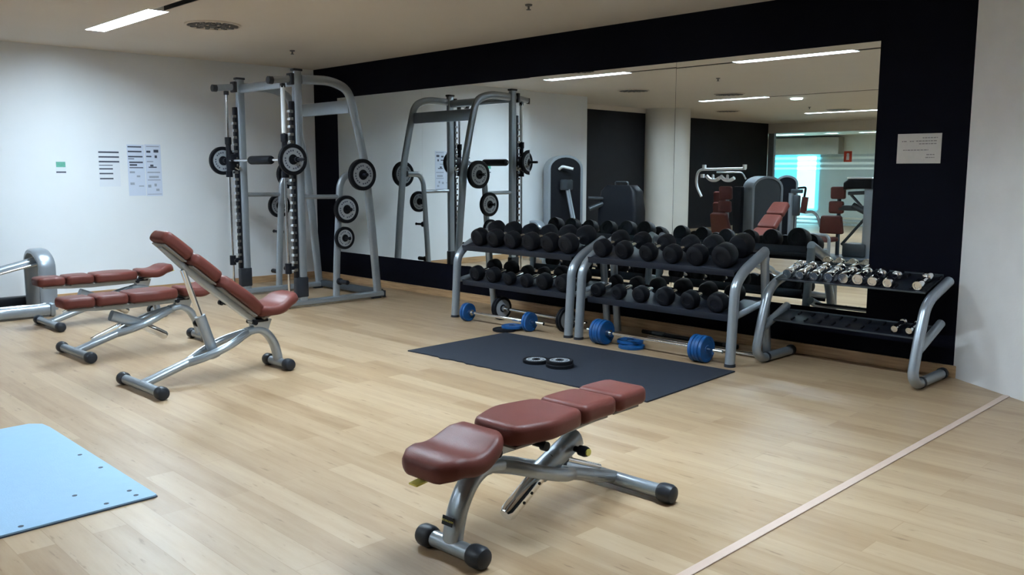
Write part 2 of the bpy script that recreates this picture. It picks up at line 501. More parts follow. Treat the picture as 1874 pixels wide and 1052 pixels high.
lamp(1.28, 2.64, -3.0, 'lit ceiling light tube nearest the white wall, seen directly')
lamp(4.05, 5.45, -3.0, 'lit ceiling light in the front row, second from the white wall')
lamp(6.88, 8.30, -3.0, 'lit ceiling light in the front row, third from the white wall')
lamp(0.67, 1.97, -7.42, 'lit ceiling light in the middle row near the pillar')
lamp(4.60, 6.00, -7.42, 'lit ceiling light in the middle row behind the camera')
#lamp(7.60, 9.00, -7.42, 'lit ceiling light at the far end of the middle row')
lamp(0.46, 2.45, -11.7, 'lit ceiling light in the rear row near the charcoal wall')
lamp(4.60, 6.00, -11.7, 'lit ceiling light in the rear row, beyond the middle of the room')
lamp(-5.6, -4.5, -21.3, 'lit ceiling light beyond the glass wall, beside the cyan window', 'ceiling lights beyond the glass wall')
lamp(-3.75, -3.35, -21.3, 'short lit ceiling light beyond the glass wall', 'ceiling lights beyond the glass wall')
lamp(-8.2, -6.9, -21.3, 'unseen fill light added beyond the glass wall, past the cyan window', 'ceiling lights beyond the glass wall')  # added fill lamp, hidden by the charcoal wall, brightens the room beyond
lamp(0.2, 1.6, -21.3, 'unseen fill light added beyond the glass wall, fifth along its row', 'ceiling lights beyond the glass wall')  # added fill lamp outside the mirrored view, lifts the outer wall
lamp(3.2, 4.6, -21.3, 'unseen fill light added beyond the glass wall, last along its row', 'ceiling lights beyond the glass wall')  # another lamp added out of view to brighten behind the glass
lamp(-2.65, -1.3, -21.3, 'lit ceiling light beyond the glass wall, next after the short one', 'ceiling lights beyond the glass wall')
bm = BM(); lathe(bm, [(0, -0.02), (0.09, -0.02), (0.1, -0.001), (0, -0.001)], (0, 0, 0)); o = obj('downlight', bm, 'downlight', None, 30, (2.18, -8.0, H)); tag(o, 'small round cyan downlight in the ceiling, seen in the mirror', 'downlight')

def vent(x, y, r, label):
    t = thing('ceiling_vent', label, 'ceiling vent', (x, y, H), group='round ceiling vents')
    bm = BM(); lathe(bm, [(r, -0.001), (r, -0.010), (r * 0.93, -0.014), (r * 0.93, -0.001)]); lathe(bm, [(0, -0.004), (r * .93, -0.004)]); obj('frame', bm, 'ceiling', t)
    bm = BM()
    for k in range(16):
        a = 2 * PI * k / 16
        for q0, q1 in ((0.30, 0.56), (0.62, 0.90)):
            m = Matrix.Rotation(a + (0.2 if q0 > .5 else 0), 4, 'Z')
            box(bm, r * q0, r * q1, -r * 0.055, r * 0.055, -0.014, -0.005, 0, m)
    lathe(bm, [(0, -0.016), (r * 0.14, -0.016), (r * 0.16, -0.005)]); obj('slats', bm, 'vent', t, 0)
vent(2.31, -2.40, 0.23, 'round dark swirl vent in the ceiling beside the nearest light')
vent(1.25, -5.0, 0.24, 'round ceiling vent above the tall black weight tower')
vent(1.82, -6.49, 0.24, 'round ceiling vent beside the middle row light')
vent(1.5, -11.0, 0.24, 'round ceiling vent beside the rear row light')
vent(-0.3, -9.86, 0.24, 'round ceiling vent near the pillar')
for x, y, lb in ((4.82, -1.146, 'small sprinkler head in the ceiling above the dumbbell racks'), (1.38, -1.10, 'small sprinkler head in the ceiling above the cable frame'),
                 (3.0, -4.3, 'small sprinkler head in the ceiling beyond the front lights'), (1.4, -10.0, 'small sprinkler head in the ceiling near the rear light')):
    bm = BM(); lathe(bm, [(0, -0.001), (0.028, -0.001), (0.024, -0.012), (0.008, -0.014), (0.008, -0.035), (0.018, -0.037), (0.018, -0.041), (0, -0.041)], n=16)
    o = obj('sprinkler', bm, 'vent', None, 30, (x, y, H)); tag(o, lb, 'sprinkler', 'ceiling sprinklers')

# ------------------------------------------------------------------ notices
def notice(name, label, cat, y0, y1, z0, z1, mat, bars, ink='ink', extra=None):
    """paper on the left wall (x = 0), bars = (u0, u1, v, thickness) in 0..1 across and down."""
    t = thing(name, label, cat, (0.001, (y0 + y1) / 2, (z0 + z1) / 2), group='papers taped to the white wall')
    W = (y1 - y0); Hh = (z1 - z0)
    bm = BM(); box(bm, 0, 0.0015, -W / 2, W / 2, -Hh / 2, Hh / 2); obj('sheet', bm, mat, t, 0)
    bm = BM()
    for u0, u1, v, th in bars:
        box(bm, 0.0016, 0.0022, -W / 2 + u0 * W, -W / 2 + u1 * W, Hh / 2 - v * Hh - th, Hh / 2 - v * Hh)
    obj('printed_text', bm, ink, t, 0)
    if extra:
        bm = BM()
        for u0, u1, v, th in extra: box(bm, 0.0016, 0.0022, -W / 2 + u0 * W, -W / 2 + u1 * W, Hh / 2 - v * Hh - th, Hh / 2 - v * Hh)
        obj('faint_text', bm, 'soft_ink', t, 0)
notice('wall_notice', 'white sheet with dark heading bars, left of the papers on the wall', 'notice', -2.59, -2.375, 1.16, 1.535, 'paper',
       [(0.02, .98, 0.03, .016), (0.02, .98, 0.16, .016), (0.02, .98, .29, .016), (0.02, .66, .40, .008), (0.02, .66, .49, .014), (0.02, .66, .62, .014), (0.03, .66, .76, .014)])
notice('exercise_chart', 'pale blue chart with dark table rows, middle of the wall papers', 'chart', -2.295, -2.115, 1.06, 1.60, 'blue_paper',
       [(0.05, .85, 0.03, .014), (0.05, .85, 0.12, .016), (.05, .9, .22, .015), (.05, .4, .27, .008), (.1, .9, .33, .016), (.12, .55, .38, .018), (.1, .9, .44, .010)], extra=[(.1, .4, .52, .02), (.5, .7, .6, .02), (.1, .35, .74, .025), (.6, .9, .8, .012)])
notice('workout_chart', 'pale blue chart of exercise drawings, right of the wall papers', 'chart', -2.108, -1.935, 1.055, 1.605, 'blue_paper',
       [(.10, .35, .12, .022), (.55, .85, .10, .03), (.08, .4, .22, .014), (.60, .75, .21, .028), (.2, .7, .43, .012), (.3, .5, .39, .02)],
       extra=[(.1, .9, .03, .01), (.1, .5, .32, .012), (.1, .9, .53, .012), (.2, .8, .61, .022), (.1, .9, .68, .01), (.1, .3, .78, .03), (.5, .65, .76, .03), (.6, .8, .86, .025), (.05, .95, .96, .006)])
t = thing('wall_sign', 'small green and white sign with a dark line on the white wall', 'sign', (0.001, -2.955, 1.355), group='papers taped to the white wall')
bm = BM(); box(bm, 0, 0.002, -0.048, 0.048, -0.062, 0.062); obj('sheet', bm, 'paper', t, 0)
bm = BM(); box(bm, 0.0021, 0.003, -0.044, 0.044, 0.005, 0.058); obj('emblem', bm, 'green_print', t, 0)
bm = BM(); box(bm, 0.0021, 0.003, -0.046, 0.046, -0.052, -0.038); obj('printed_text', bm, 'ink', t, 0)
# the notice on the black wall
t = thing('wall_notice', 'cream landscape notice taped to the black wall beside the mirror', 'notice', (7.262, -0.001, 1.472))
bm = BM(); box(bm, -0.139, 0.139, -0.0015, 0, -0.096, 0.096); obj('sheet', bm, 'cream_paper', t, 0)
bm = BM()
random.seed(3)
for (x0, x1, z, dense) in ((0.02, 0.115, 0.068, 1), (-0.11, -0.08, 0.047, 1), (-0.06, -0.03, 0.047, 1), (-0.02, 0.11, 0.048, 1), (0.0, 0.11, 0.030, 1), (-0.10, 0.06, -0.010, 1), (0.05, 0.10, -0.040, 1), (0.045, 0.10, -0.058, 1)):
    x = x0
    while x < x1:
        wd = random.uniform(0.008, 0.02); box(bm, x, min(x + wd, x1), -0.0022, -0.0016, z - 0.003, z + 0.003); x += wd + 0.004
obj('printed_text', bm, simple('grey_print', (0.20, 0.18, 0.17), 0.7, noise=0.2), t, 0)
# red sign on the glass wall
t = thing('safety_sign', 'small red sign with a white figure on the glass wall', 'sign', (-0.03, YB - 0.058, 1.69))
bm = BM(); box(bm, -0.10, 0.10, -0.002, 0.002, -0.13, 0.13); obj('plate', bm, 'red_sign', t, 0)
bm = BM(); lathe(bm, [(0, 0.0022), (0.035, 0.0022), (0.035, 0.004), (0, 0.004)], (0, 0, 0.05), axis='y', n=16); box(bm, -0.035, 0.035, 0.0022, 0.004, -0.08, 0.02); obj('figure', bm, 'white_paint', t, 0)

# ------------------------------------------------------------------ weight plates
def plate_bm(r, th, hub=0.03):
    bm = BM(); h = th / 2
    # rim raised, recessed face, raised hub, hole
    lathe(bm, [(0.0145, -h), (r * 0.3, -h), (r * 0.32, -h * .7), (r * 0.76, -h * .7), (r * 0.79, -h), (r * .96, -h), (r, -h * .75), (r, h * .75), (r * .96, h),
               (r * .79, h), (r * .76, h * .7), (r * .32, h * .7), (r * .3, h), (0.0145, h), (0.0145, -h)], n=40)
    return bm
def make_plate(r, th, label, group, style='grey', loc=(0, 0, 0), rot=(0, 0, 0), name='weight_plate'):
    t = thing(name, label, 'weight plate', loc, group=group, rot=rot)
    obj('rim', plate_bm(r, th), 'blue' if style == 'blue' else 'rubber', t)
    h = th / 2
    if style == 'grey':
        bm = BM()
        for s in (-1, 1): lathe(bm, [(r * .33, s * (h * .7 + .0004)), (r * .75, s * (h * .7 + .0004)), (r * .75, s * (h * .7 + .0012)), (r * .33, s * (h * .7 + .0012)), (r * .33, s * (h * .7 + .0004))], n=40)
        obj('face_ring', bm, 'ring', t)
        bm = BM()
        for s in (-1, 1):
            for k in range(22):
                if k % 11 in (4, 10): continue
                a0 = 2 * PI * k / 22
                m = Matrix.Rotation(a0, 4, 'Z')
                z = s * (h * .7 + .0017)
                box(bm, r * .52, r * .62, -r * .05, r * .05, min(z, z + s * .0006), max(z, z + s * .0006), 0, m)
        obj('lettering', bm, 'ink', t, 0)
    else:
        bm = BM()
        for s in (-1, 1): lathe(bm, [(0.015, s * (h + .0003)), (0.026, s * (h + .0003)), (0.026, s * (h + .0015)), (0.015, s * (h + .0015)), (0.015, s * (h + .0003))], n=20)
        obj('hub_ring', bm, 'steel' if style == 'blue' else 'gunmetal', t)
    return t
RX = (0, PI / 2, 0)

# ------------------------------------------------------------------ guided barbell frame by the corner
sm = thing('smith_machine', 'silver guided barbell frame with plate posts in the corner', 'exercise machine', (0, 0, 0))
XL, XR = 0.90, 2.03
for X, s in ((XL, -1), (XR, 1)):
    bm = BM(); tube(bm, fillet([(X, -1.74, .045), (X, -0.50, .045)], .01), .040, .030, side=(1, 0, 0), e=.6)
    b = obj('base_beam', bm, 'silver', sm)
    for y in (-1.745, -0.495):
        bm = BM(); box(bm, X - .042, X + .042, y - .012, y + .012, 0.008, .078, .006); obj('end_cap', bm, 'cap', b)
    for y in (-1.66, -0.58):
        bm = BM(); box(bm, X - .03, X + .03, y - .05, y + .05, 0.0, .016, .004); obj('foot_pad', bm, 'cap', b)
    bm = BM(); tube(bm, [(X, -1.45, .05), (X, -1.45, 2.265)], .032, .045, side=(1, 0, 0), e=.6); u_ = obj('upright', bm, 'silver', sm)
    bm = BM(); box(bm, X - .034, X + .034, -1.50, -1.40, 2.262, 2.285, .006)
    obj('top_cap', bm, 'cap', u_)
    bm = BM(); tube(bm, fillet([(X, -1.40, 2.19), (X, -1.08, 2.20), (X, -0.87, 2.13), (X, -0.80, 1.88), (X, -0.69, 1.42), (X, -0.615, .72), (X, -0.56, .06)], .16, 6), .026, .044, side=(1, 0, 0), e=.7)
    obj('rear_arch', bm, 'silver', sm)
    # rod holder at the front of the upright
    bm = BM(); tube(bm, [(X, -1.70, 2.165), (X, -1.48, 2.19)], .030, .034, side=(1, 0, 0)); h_ = obj('rod_bracket', bm, 'silver', sm)
    bm = BM(); lathe(bm, [(0, 0), (.036, .004), (.036, .05), (0, .055)], (X, -1.755, 2.160), axis='y', n=20); obj('bracket_cap', bm, 'cap', h_)
    bm = BM(); box(bm, X - .045, X + .045, -1.535, -1.497, 2.13, 2.24, .008); box(bm, X - .02, X + .02, -1.62, -1.58, 2.10, 2.14, .004)
    obj('bracket_collar', bm, 'cap', h_)
    bm = BM(); tube(bm, [(X, -1.60, .06), (X, -1.60, 2.12)], .0125, n=12); g_ = obj('guide_rod', bm, 'chrome', sm)
    if s > 0:
        bm = BM(); tube(bm, [(X, -1.60, 1.68), (X, -1.60, 2.115)], .021, n=14); obj('rod_sleeve', bm, 'white_paint', g_)
    bm = BM(); lathe(bm, [(0, .0), (.03, .0), (.03, .03), (.015, .04), (0, .04)], (X, -1.60, .04), n=16); obj('rod_foot', bm, 'cap', g_)
    # toothed hook strip in front of the upright
    bm = BM(); box(bm, X - .026, X + .026, -1.530, -1.497, .30, 1.98, .003); k_ = obj('hook_strip', bm, 'black_plastic', sm)
    for k in range(22):
        z = .36 + k * .072
        bm = BM(); box(bm, X - .020, X + .029, -1.550, -1.512, z, z + .026, .002)
        obj('hook_peg', bm, 'steel', k_, 0)
    bm = BM(); box(bm, X - .038, X + .038, -1.53, -1.403, .10, .30, .012); obj('upright_boot', bm, 'cap', sm)
    # sliding carriage
    bm = BM()
    lathe(bm, [(.014, 0), (.034, 0), (.034, .06), (.026, .07), (.026, .33), (.034, .34), (.034, .41), (.014, .41)], (X, -1.60, 1.26), n=18)
    box(bm, X - .03, X + .03, -1.60, -1.52, 1.33, 1.50, .012)
    c_ = obj('carriage', bm, 'black_plastic', sm)
    bm = BM(); tube(bm, fillet([(X + .03, -1.55, 1.36), (X + .03, -1.50, 1.33), (X + .03, -1.49, 1.38)], .02), .010, n=10); obj('catch_hook', bm, 'steel', c_)
    # safety catch lower down
    bm = BM()
    lathe(bm, [(.014, 0), (.032, 0), (.032, .10), (.014, .10)], (X, -1.60, .34), n=16)
    box(bm, X - .014, X + .014, -1.60, -1.515, .375, .41, .006)
    lathe(bm, [(0, 0), (.02, 0), (.02, .03), (0, .03)], (X - .06 * s, -1.60, .39), axis='x', n=12)
    obj('safety_catch', bm, 'black_plastic', sm)
    # plate post and its link to the upright
    bm = BM(); tube(bm, fillet([(X, -1.07, .07), (X, -1.05, .45), (X, -0.995, 1.19), (X, -0.93, 1.285), (X, -0.74, 1.29)], .09, 6), .026, .034, side=(1, 0, 0), e=.7); obj('plate_post', bm, 'silver', sm)
    bm = BM(); tube(bm, [(X, -1.42, 1.075), (X, -1.00, 1.07)], .022, n=14); obj('link_bar', bm, 'silver', sm)
    for (y, z, L_) in ((-.80, 1.287, .17), (-.985, .945, .15), (-1.01, .66, .15), (-1.045, .22, .15)):
        bm = BM(); x0 = X + s * .02
        lathe(bm, [(0, 0), (.034, 0), (.034, .025), (.0143 if z > .5 else .024, .03), (.0138 if z > .5 else .024, L_), (.018, L_ + .008), (0, L_ + .010)], (x0, y, z), axis=(s, 0, 0), n=18)
        obj('plate_peg', bm, 'black_plastic', sm)
bm = BM(); tube(bm, fillet([(XL, -1.45, 2.17), (XL + .25, -1.44, 2.17), (XR - .25, -1.44, 2.17), (XR, -1.45, 2.17)], .1), .045, .03, side=(0, 0, 1), e=.7); obj('top_beam', bm, 'silver', sm)
bm = BM(); box(bm, XL + .02, XR - .02, -.865, -.83, 1.90, 2.03, .008); obj('rear_beam', bm, 'silver', sm)
bm = BM(); box(bm, XL, XR, -.56, -.48, .02, .09, .012); obj('base_crossbar', bm, 'gunmetal', sm)
bm = BM(); tube(bm, [(0.66, -1.60, 1.43), (2.34, -1.60, 1.43)], .0135, n=14); bar = obj('bar', bm, 'chrome', sm)
bm = BM(); lathe(bm, [(.0137, 0), (.036, .004), (.042, .02), (.042, .40), (.036, .416), (.0137, .42)], (1.36, -1.60, 1.43), axis='x', n=24); obj('bar_pad', bm, 'rubber', bar)
for x0 in (0.60, 2.27):
    bm = BM(); lathe(bm, [(0, 0), (.0143, 0), (.0143, .12), (0, .12)], (x0, -1.60, 1.43), axis='x', n=16); obj('bar_sleeve', bm, 'black_plastic', bar)
for x0 in (0.815, 2.075):
    bm = BM(); lathe(bm, [(.0137, 0), (.03, 0), (.03, .04), (.0137, .04)], (x0, -1.60, 1.43), axis='x', n=16); obj('bar_collar', bm, 'black_plastic', bar)
bm = BM(); lathe(bm, [(0.0137, 0), (.024, 0), (.026, .03), (.0137, .03)], (2.235, -1.60, 1.43), axis='x', n=16); obj('lock_collar', bm, 'black_plastic', bar)
G = 'weight plates hung on the silver frame'
for (X, s, y, z, r, th, lb) in (
    (2.17, 1, -1.60, 1.43, .147, .035, 'grey faced black plate on the near end of the guided bar'),
    (0.76, -1, -1.60, 1.43, .147, .035, 'grey faced black plate on the far end of the guided bar'),
    (2.14, 1, -.80, 1.287, .158, .05, 'largest grey faced black plate, top peg beside the mirror'),
    (2.12, 1, -.985, .945, .138, .04, 'middle grey faced black plate on the near peg post'),
    (2.115, 1, -1.01, .66, .112, .032, 'smallest grey faced black plate, third peg of the near post'),
    (0.74, -1, -.80, 1.287, .158, .05, 'black plate on the top peg of the far post, beside the wall'),
    (0.81, -1, -.985, .945, .130, .04, 'black plate on the second peg of the far post')):
    make_plate(r, th, lb, G, 'grey', (X, y, z), RX)

# ------------------------------------------------------------------ adjustable benches
def make_bench(label, loc, rotz, tilt=0.0, seat_tilt=0.05, mark=False, detail=True):
    """local y runs from the narrow foot (0) to the wide foot (.95)"""
    t = thing('weight_bench', label, 'weight bench', loc, rotz, 'adjustable weight benches')
    # feet
    for nm, y, hw in (('narrow_foot', 0.0, .165), ('wide_foot', .93, .305)):
        bm = BM(); tube(bm, [(-hw + .04, y, .040), (hw - .04, y, .040)], .029, n=18); f_ = obj(nm, bm, 'silver', t)
        for s in (-1, 1):
            bm = BM(); lathe(bm, [(0, 0), (.030, 0), (.036, .006), (.040, .02), (.040, .055), (.034, .068), (.020, .074), (0, .075)], (s * (hw - .075), y, .040), axis=(s, 0, 0), n=22)
            obj('foot_cap', bm, 'cap', f_)
    # curved leg, spine
    bm = BM()
    P = smooth_path([(0, .0, .045), (0, .012, .11), (0, .035, .18), (0, .085, .25), (0, .15, .283), (0, .23, .275)], 5)
    tube(bm, P, .040, .026, side=(1, 0, 0), e=.75, n=18); leg = obj('leg', bm, 'silver', t)
    if mark:
        # small black maker's label with yellow writing, on the outer face of the leg
        mm = Matrix.Translation((0, -0.018, .135)) @ Matrix.Rotation(math.radians(-13), 4, 'X')
        bm = BM(); box(bm, -.026, .026, -.0045, -.0015, -.016, .016, .001, mm); lb_ = obj('maker_label', bm, 'black_plastic', leg, 0)
        cu = bpy.data.curves.new('label_text', 'FONT'); cu.body = 'TECHNOGYM'; cu.size = .0098; cu.align_x = 'CENTER'; cu.align_y = 'CENTER'; cu.extrude = .0003
        to = bpy.data.objects.new('tmp', cu); me = bpy.data.meshes.new_from_object(to); bpy.data.objects.remove(to)
        me.transform(mm @ Matrix.Translation((0, -.0049, 0)) @ Matrix.Rotation(PI / 2, 4, 'X'))
        me.materials.append(M['yellow']); o = bpy.data.objects.new('label_text', me); COL.objects.link(o); o.parent = lb_
    for s in (-1, 1):
        bm = BM(); tube(bm, smooth_path([(0, .20, .275), (s * .035, .27, .260), (s * .072, .36, .230), (s * .078, .45, .198), (s * .060, .54, .167), (s * .022, .62, .140), (0, .66, .130)], 5), .022, .026, side=(1, 0, 0), n=14)
        obj('side_rail', bm, 'silver', t)
    bm = BM(); tube(bm, [(0, .60, .148), (0, .93, .045)], .034, .026, side=(1, 0, 0), e=.8, n=16); sp = obj('spine', bm, 'silver', t)
    # bracket between leg and seat
    bm = BM()
    loft(bm, [((0, .13, .26), (1, 0, 0), (0, 1, 0), .028, .045), ((0, .13, .345), (1, 0, 0), (0, 1, 0), .034, .075)], .008)
    obj('seat_bracket', bm, 'silver', t)
    bm = BM(); lathe(bm, [(0, 0), (.016, 0), (.016, .10), (0, .10)], (-.05, .185, .335), axis='x', n=14); box(bm, -.046, .046, .09, .20, .335, .355, .004); obj('hinge', bm, 'black_plastic', t)
    # seat pad
    a = seat_tilt
    ms = Matrix.Translation((0, .165, .352)) @ Matrix.Rotation(-a, 4, 'X') @ Matrix.Rotation(PI, 4, 'Z')
    def sw(q): return .098 + .030 * math.sin(PI * min(1, q * 1.15)) if q < .9 else .098
    ms2 = ms
    sb = pad_bm(.315, lambda q: .085 + .062 * math.sin(PI * (0.15 + .75 * q)) ** .8, .072, ms2, R=.055, rc=.030, off=lambda q: .018 * math.cos(2 * PI * q) - (.035 * max(0, q - .7) / .3))
    st = obj('seat', sb, 'leather', t, 60)
    bm = BM(); box(bm, -.07, .07, .03, .26, -.012, .006, .005, ms); obj('seat_plate', bm, 'backing', st)
    bm = BM(); box(bm, -.012, .030, .285, .335, -.022, -.014, .003, ms); obj('release_tab', bm, 'yellow', st)
    # backrest: three pads on a spine plate hinged behind the seat
    mb = Matrix.Translation((0, .165, .352)) @ Matrix.Rotation(tilt, 4, 'X')
    bm = BM()
    R3 = mb.to_3x3(); S_, U_ = R3 @ Vector((1, 0, 0)), R3 @ Vector((0, 0, 1))
    loft(bm, [(mb @ Vector((0, y, zz)), S_, U_, aa, bb) for y, aa, zz, bb in ((.0, .030, -.012, .012), (.05, .034, -.014, .018), (.42, .036, -.016, .020), (.62, .032, -.012, .016), (.80, .026, -.006, .008))], .006)
    br = obj('backrest_frame', bm, 'silver', t)
    bm = BM(); box(bm, -.10, .10, .05, .37, .000, .010, .003, mb); box(bm, -.09, .09, .405, .60, .000, .010, .003, mb); box(bm, -.085, .085, .645, .82, .000, .010, .003, mb)
    obj('pad_backing', bm, 'backing', br)
    for (s0, ln, wf, nm) in ((.030, .375, lambda q: .095 + .062 * min(1, q / .42) ** .7 - .034 * max(0, (q - .5) / .5) ** 1.2, 'back_pad'),
                             (.412, .225, lambda q: .122 - .006 * q, 'back_pad'), (.644, .215, lambda q: .116 - .010 * q, 'head_pad')):
        m_ = mb @ Matrix.Translation((0, s0, .010))
        obj(nm, pad_bm(ln, wf, .074, m_, R=.034, rc=.024, crown=.003), 'leather', t, 60)
    # telescopic strut
    pv = Vector((0, .47, .190))
    if tilt > .3: top = mb @ Vector((0, .60, -.03))
    else: top = mb @ Vector((0, .57, -.045))
    d = (top - pv).normalized()
    if tilt > .3:
        bm = BM(); tube(bm, [pv - d * .05, pv + d * .24], .027, .034, side=(1, 0, 0), e=.8); sl = obj('strut_sleeve', bm, 'silver', t)
        bm = BM(); tube(bm, [pv + d * .20, top], .018, n=16); obj('strut_tube', bm, 'chrome', sl)
        kp = pv + d * .19
    else:
        d = Vector((0, .92, .38)).normalized()
        bm = BM(); tube(bm, [pv - d * .02, pv + d * .22], .036, .040, side=(1, 0, 0), e=.7); sl = obj('strut_sleeve', bm, 'silver', t)
        d2 = Vector((0, .86, .52)).normalized()
        bm = BM(); tube(bm, [pv - d2 * .235, pv - d2 * .22, pv], .033, n=18, rs=[.75, 1, 1]); b2 = obj('strut_tube', bm, 'chrome', sl)
        bm = BM()
        for q in (.06, .11, .16): lathe(bm, [(0, 0), (.006, 0), (.006, .004), (0, .004)], pv - d2 * q + Vector((.0315, 0, 0)), axis='x', n=10)
        obj('strut_holes', bm, 'black_plastic', b2)
        bm = BM(); tube(bm, [(.012, .50, .232), (.012, .60, .205)], .016, n=14); g2 = obj('damper_body', bm, 'gunmetal', t)
        bm = BM(); tube(bm, [(.012, .60, .205), (.010, .82, .118)], .011, n=12); obj('damper_rod', bm, 'chrome', g2)
        kp = pv + d * .17
    bm = BM(); lathe(bm, [(0, 0), (.012, 0), (.012, .03), (.020, .034), (.022, .06), (.018, .072), (0, .073)], kp + Vector((.025, 0, -.01)), axis='x', n=18); kn = obj('adjuster_knob', bm, 'black_plastic', sl)
    bm = BM(); lathe(bm, [(0, .0735), (.014, .0735), (.014, .079), (0, .080)], kp + Vector((.025, 0, -.01)), axis='x', n=16); obj('knob_tip', bm, 'yellow', kn)
    bm = BM(); lathe(bm, [(0, 0), (.010, 0), (.010, .04), (.018, .044), (.018, .068), (0, .070)], mb @ Vector((.026, .225, -.030)), axis='x', n=16); obj('seat_knob', bm, 'black_plastic', t)
    bm = BM()
    for s in (-1, 1): lathe(bm, [(0, 0), (.014, 0), (.011, .010), (0, .012)], (s * .076, .46, .20), axis=(s, 0, 0), n=12)
    obj('pivot_bolt', bm, 'black_plastic', t)
    return t

make_bench('maroon flat bench closest to the camera, beside the black rubber mat', (7.318, -4.055, 0), .045, 0.0, -0.10, mark=True)
make_bench('maroon bench with its backrest raised, in front of the flat benches', (4.257, -2.985, 0), PI + .03, math.radians(40.5), 0.38)
make_bench('maroon flat bench lying behind the bench with the raised backrest', (2.94, -2.93, 0), PI + .03, 0.0, 0.16)
make_bench('maroon flat bench furthest back, beside the silver hooped machine', (1.53, -2.68, 0), PI + .02, 0.0, 0.22)

# ------------------------------------------------------------------ silver machine cut by the left edge
t = thing('glute_machine', 'low silver machine with a hooped end post beside the white wall', 'exercise machine', (0, 0, 0))
bm = BM(); tube(bm, [(.90, -3.97, .062), (.90, -3.42, .062)], .055, .052, side=(1, 0, 0), e=.6); b = obj('base_beam', bm, 'silver', t)
bm = BM(); box(bm, .845, .955, -3.42, -3.37, 0.0, .125, .02); obj('end_cap', bm, 'silver', b)
bm = BM(); tube(bm, [(.90, -3.97, .116), (.90, -3.44, .116)], .018, .010, side=(1, 0, 0)); obj('slide_rail', bm, 'chrome', b)
bm = BM(); box(bm, .40, .50, -3.97, -3.40, .06, .15, .015); obj('rear_beam', bm, 'black_plastic', t)
bm = BM(); tube(bm, fillet([(.50, -3.42, .0), (.50, -3.42, .50), (.60, -3.42, .585), (.76, -3.42, .585), (.86, -3.40, .50), (.86, -3.40, .05)], .14, 7), .075, .028, side=(0, 1, 0), e=.7, n=18)
obj('hoop_post', bm, 'silver', t)
bm = BM(); tube(bm, [(.68, -3.98, .375), (.68, -3.42, .505)], .034, n=16); obj('push_arm', bm, 'silver', t)
bm = BM(); tube(bm, [(.72, -3.98, .352), (.72, -3.40, .480)], .014, n=12); obj('arm_rod', bm, 'chrome', t)
bm = BM(); box(bm, .40, .955, -4.03, -3.97, .0, .12, .02)
box(bm, .66, .74, -4.02, -3.95, .1, .39, .01); obj('cross_beam', bm, 'silver', t)

# ------------------------------------------------------------------ mats and plates on the floor
bm = BM()
poly = [(4.43, -1.007), (4.447, -2.03)]
random.seed(5)
n = 40
for i in range(1, n):
    q = i / n; x = 4.447 + (6.56 - 4.447) * q; y = -2.03 + 0.10 * q
    poly.append((x, y + (random.uniform(-.014, .012) if q < .45 else random.uniform(-.003, .003))))
poly += [(6.56, -1.93), (6.50, -0.886)]
prism(bm, poly, 0.0, .009)
o = obj('rubber_mat', bm, 'mat_rubber', None, 0); tag(o, 'large charcoal rubber mat on the floor in front of the racks', 'mat')
t = thing('exercise_mat', 'light blue exercise mat lying at the lower left corner', 'mat', (0, 0, 0))
bm = BM(); prism(bm, [(4.58, -4.62), (4.63, -4.57), (4.72, -4.56), (6.045, -4.555), (6.052, -4.565), (6.060, -5.13), (6.07, -5.62), (4.60, -5.62)], 0.0051, .011)
obj('pad', bm, 'blue_mat', t, 0)
bm = BM(); prism(bm, [(4.577, -4.62), (4.63, -4.567), (4.72, -4.557), (6.048, -4.552), (6.055, -4.565), (6.063, -5.13), (6.073, -5.623), (4.597, -5.623)], 0.0, .005)
obj('underlay', bm, 'mat_hole', t, 0)
bm = BM()
for x, y in ((6.0, -4.62), (6.01, -4.74), (5.93, -4.62), (5.55, -4.60), (5.3, -4.605), (6.02, -5.05), (5.83, -4.80)):
    lathe(bm, [(0, .0102), (.010, .0102), (.010, .0112), (0, .0112)], (x, y, .001), n=10)
obj('eyelet', bm, 'mat_hole', t, 0)

G = 'small weight plates lying about on the floor'
make_plate(.092, .024, 'single grey faced plate lying flat on the rubber mat', G, 'grey', (5.394, -1.645, .0211))
make_plate(.096, .024, 'black plate at the bottom of the pair on the rubber mat', G, 'black', (5.60, -1.625, .0211))
make_plate(.092, .022, 'grey rimmed black plate at the top of the pair on the mat', G, 'grey', (5.595, -1.622, .0445))
make_plate(.100, .024, 'blue plate lying under the right blue barbell, lower of two', G, 'blue', (5.52, -.735, .0122))
make_plate(.100, .024, 'blue plate overlapping another under the right blue barbell', G, 'blue', (5.46, -.675, .0366))
make_plate(.098, .020, 'black plate lying flat beside the left blue barbell', G, 'black', (4.335, -.93, .0102))
make_plate(.092, .022, 'blue plate resting on the black plate near the left rack', G, 'blue', (4.36, -.86, .0316))

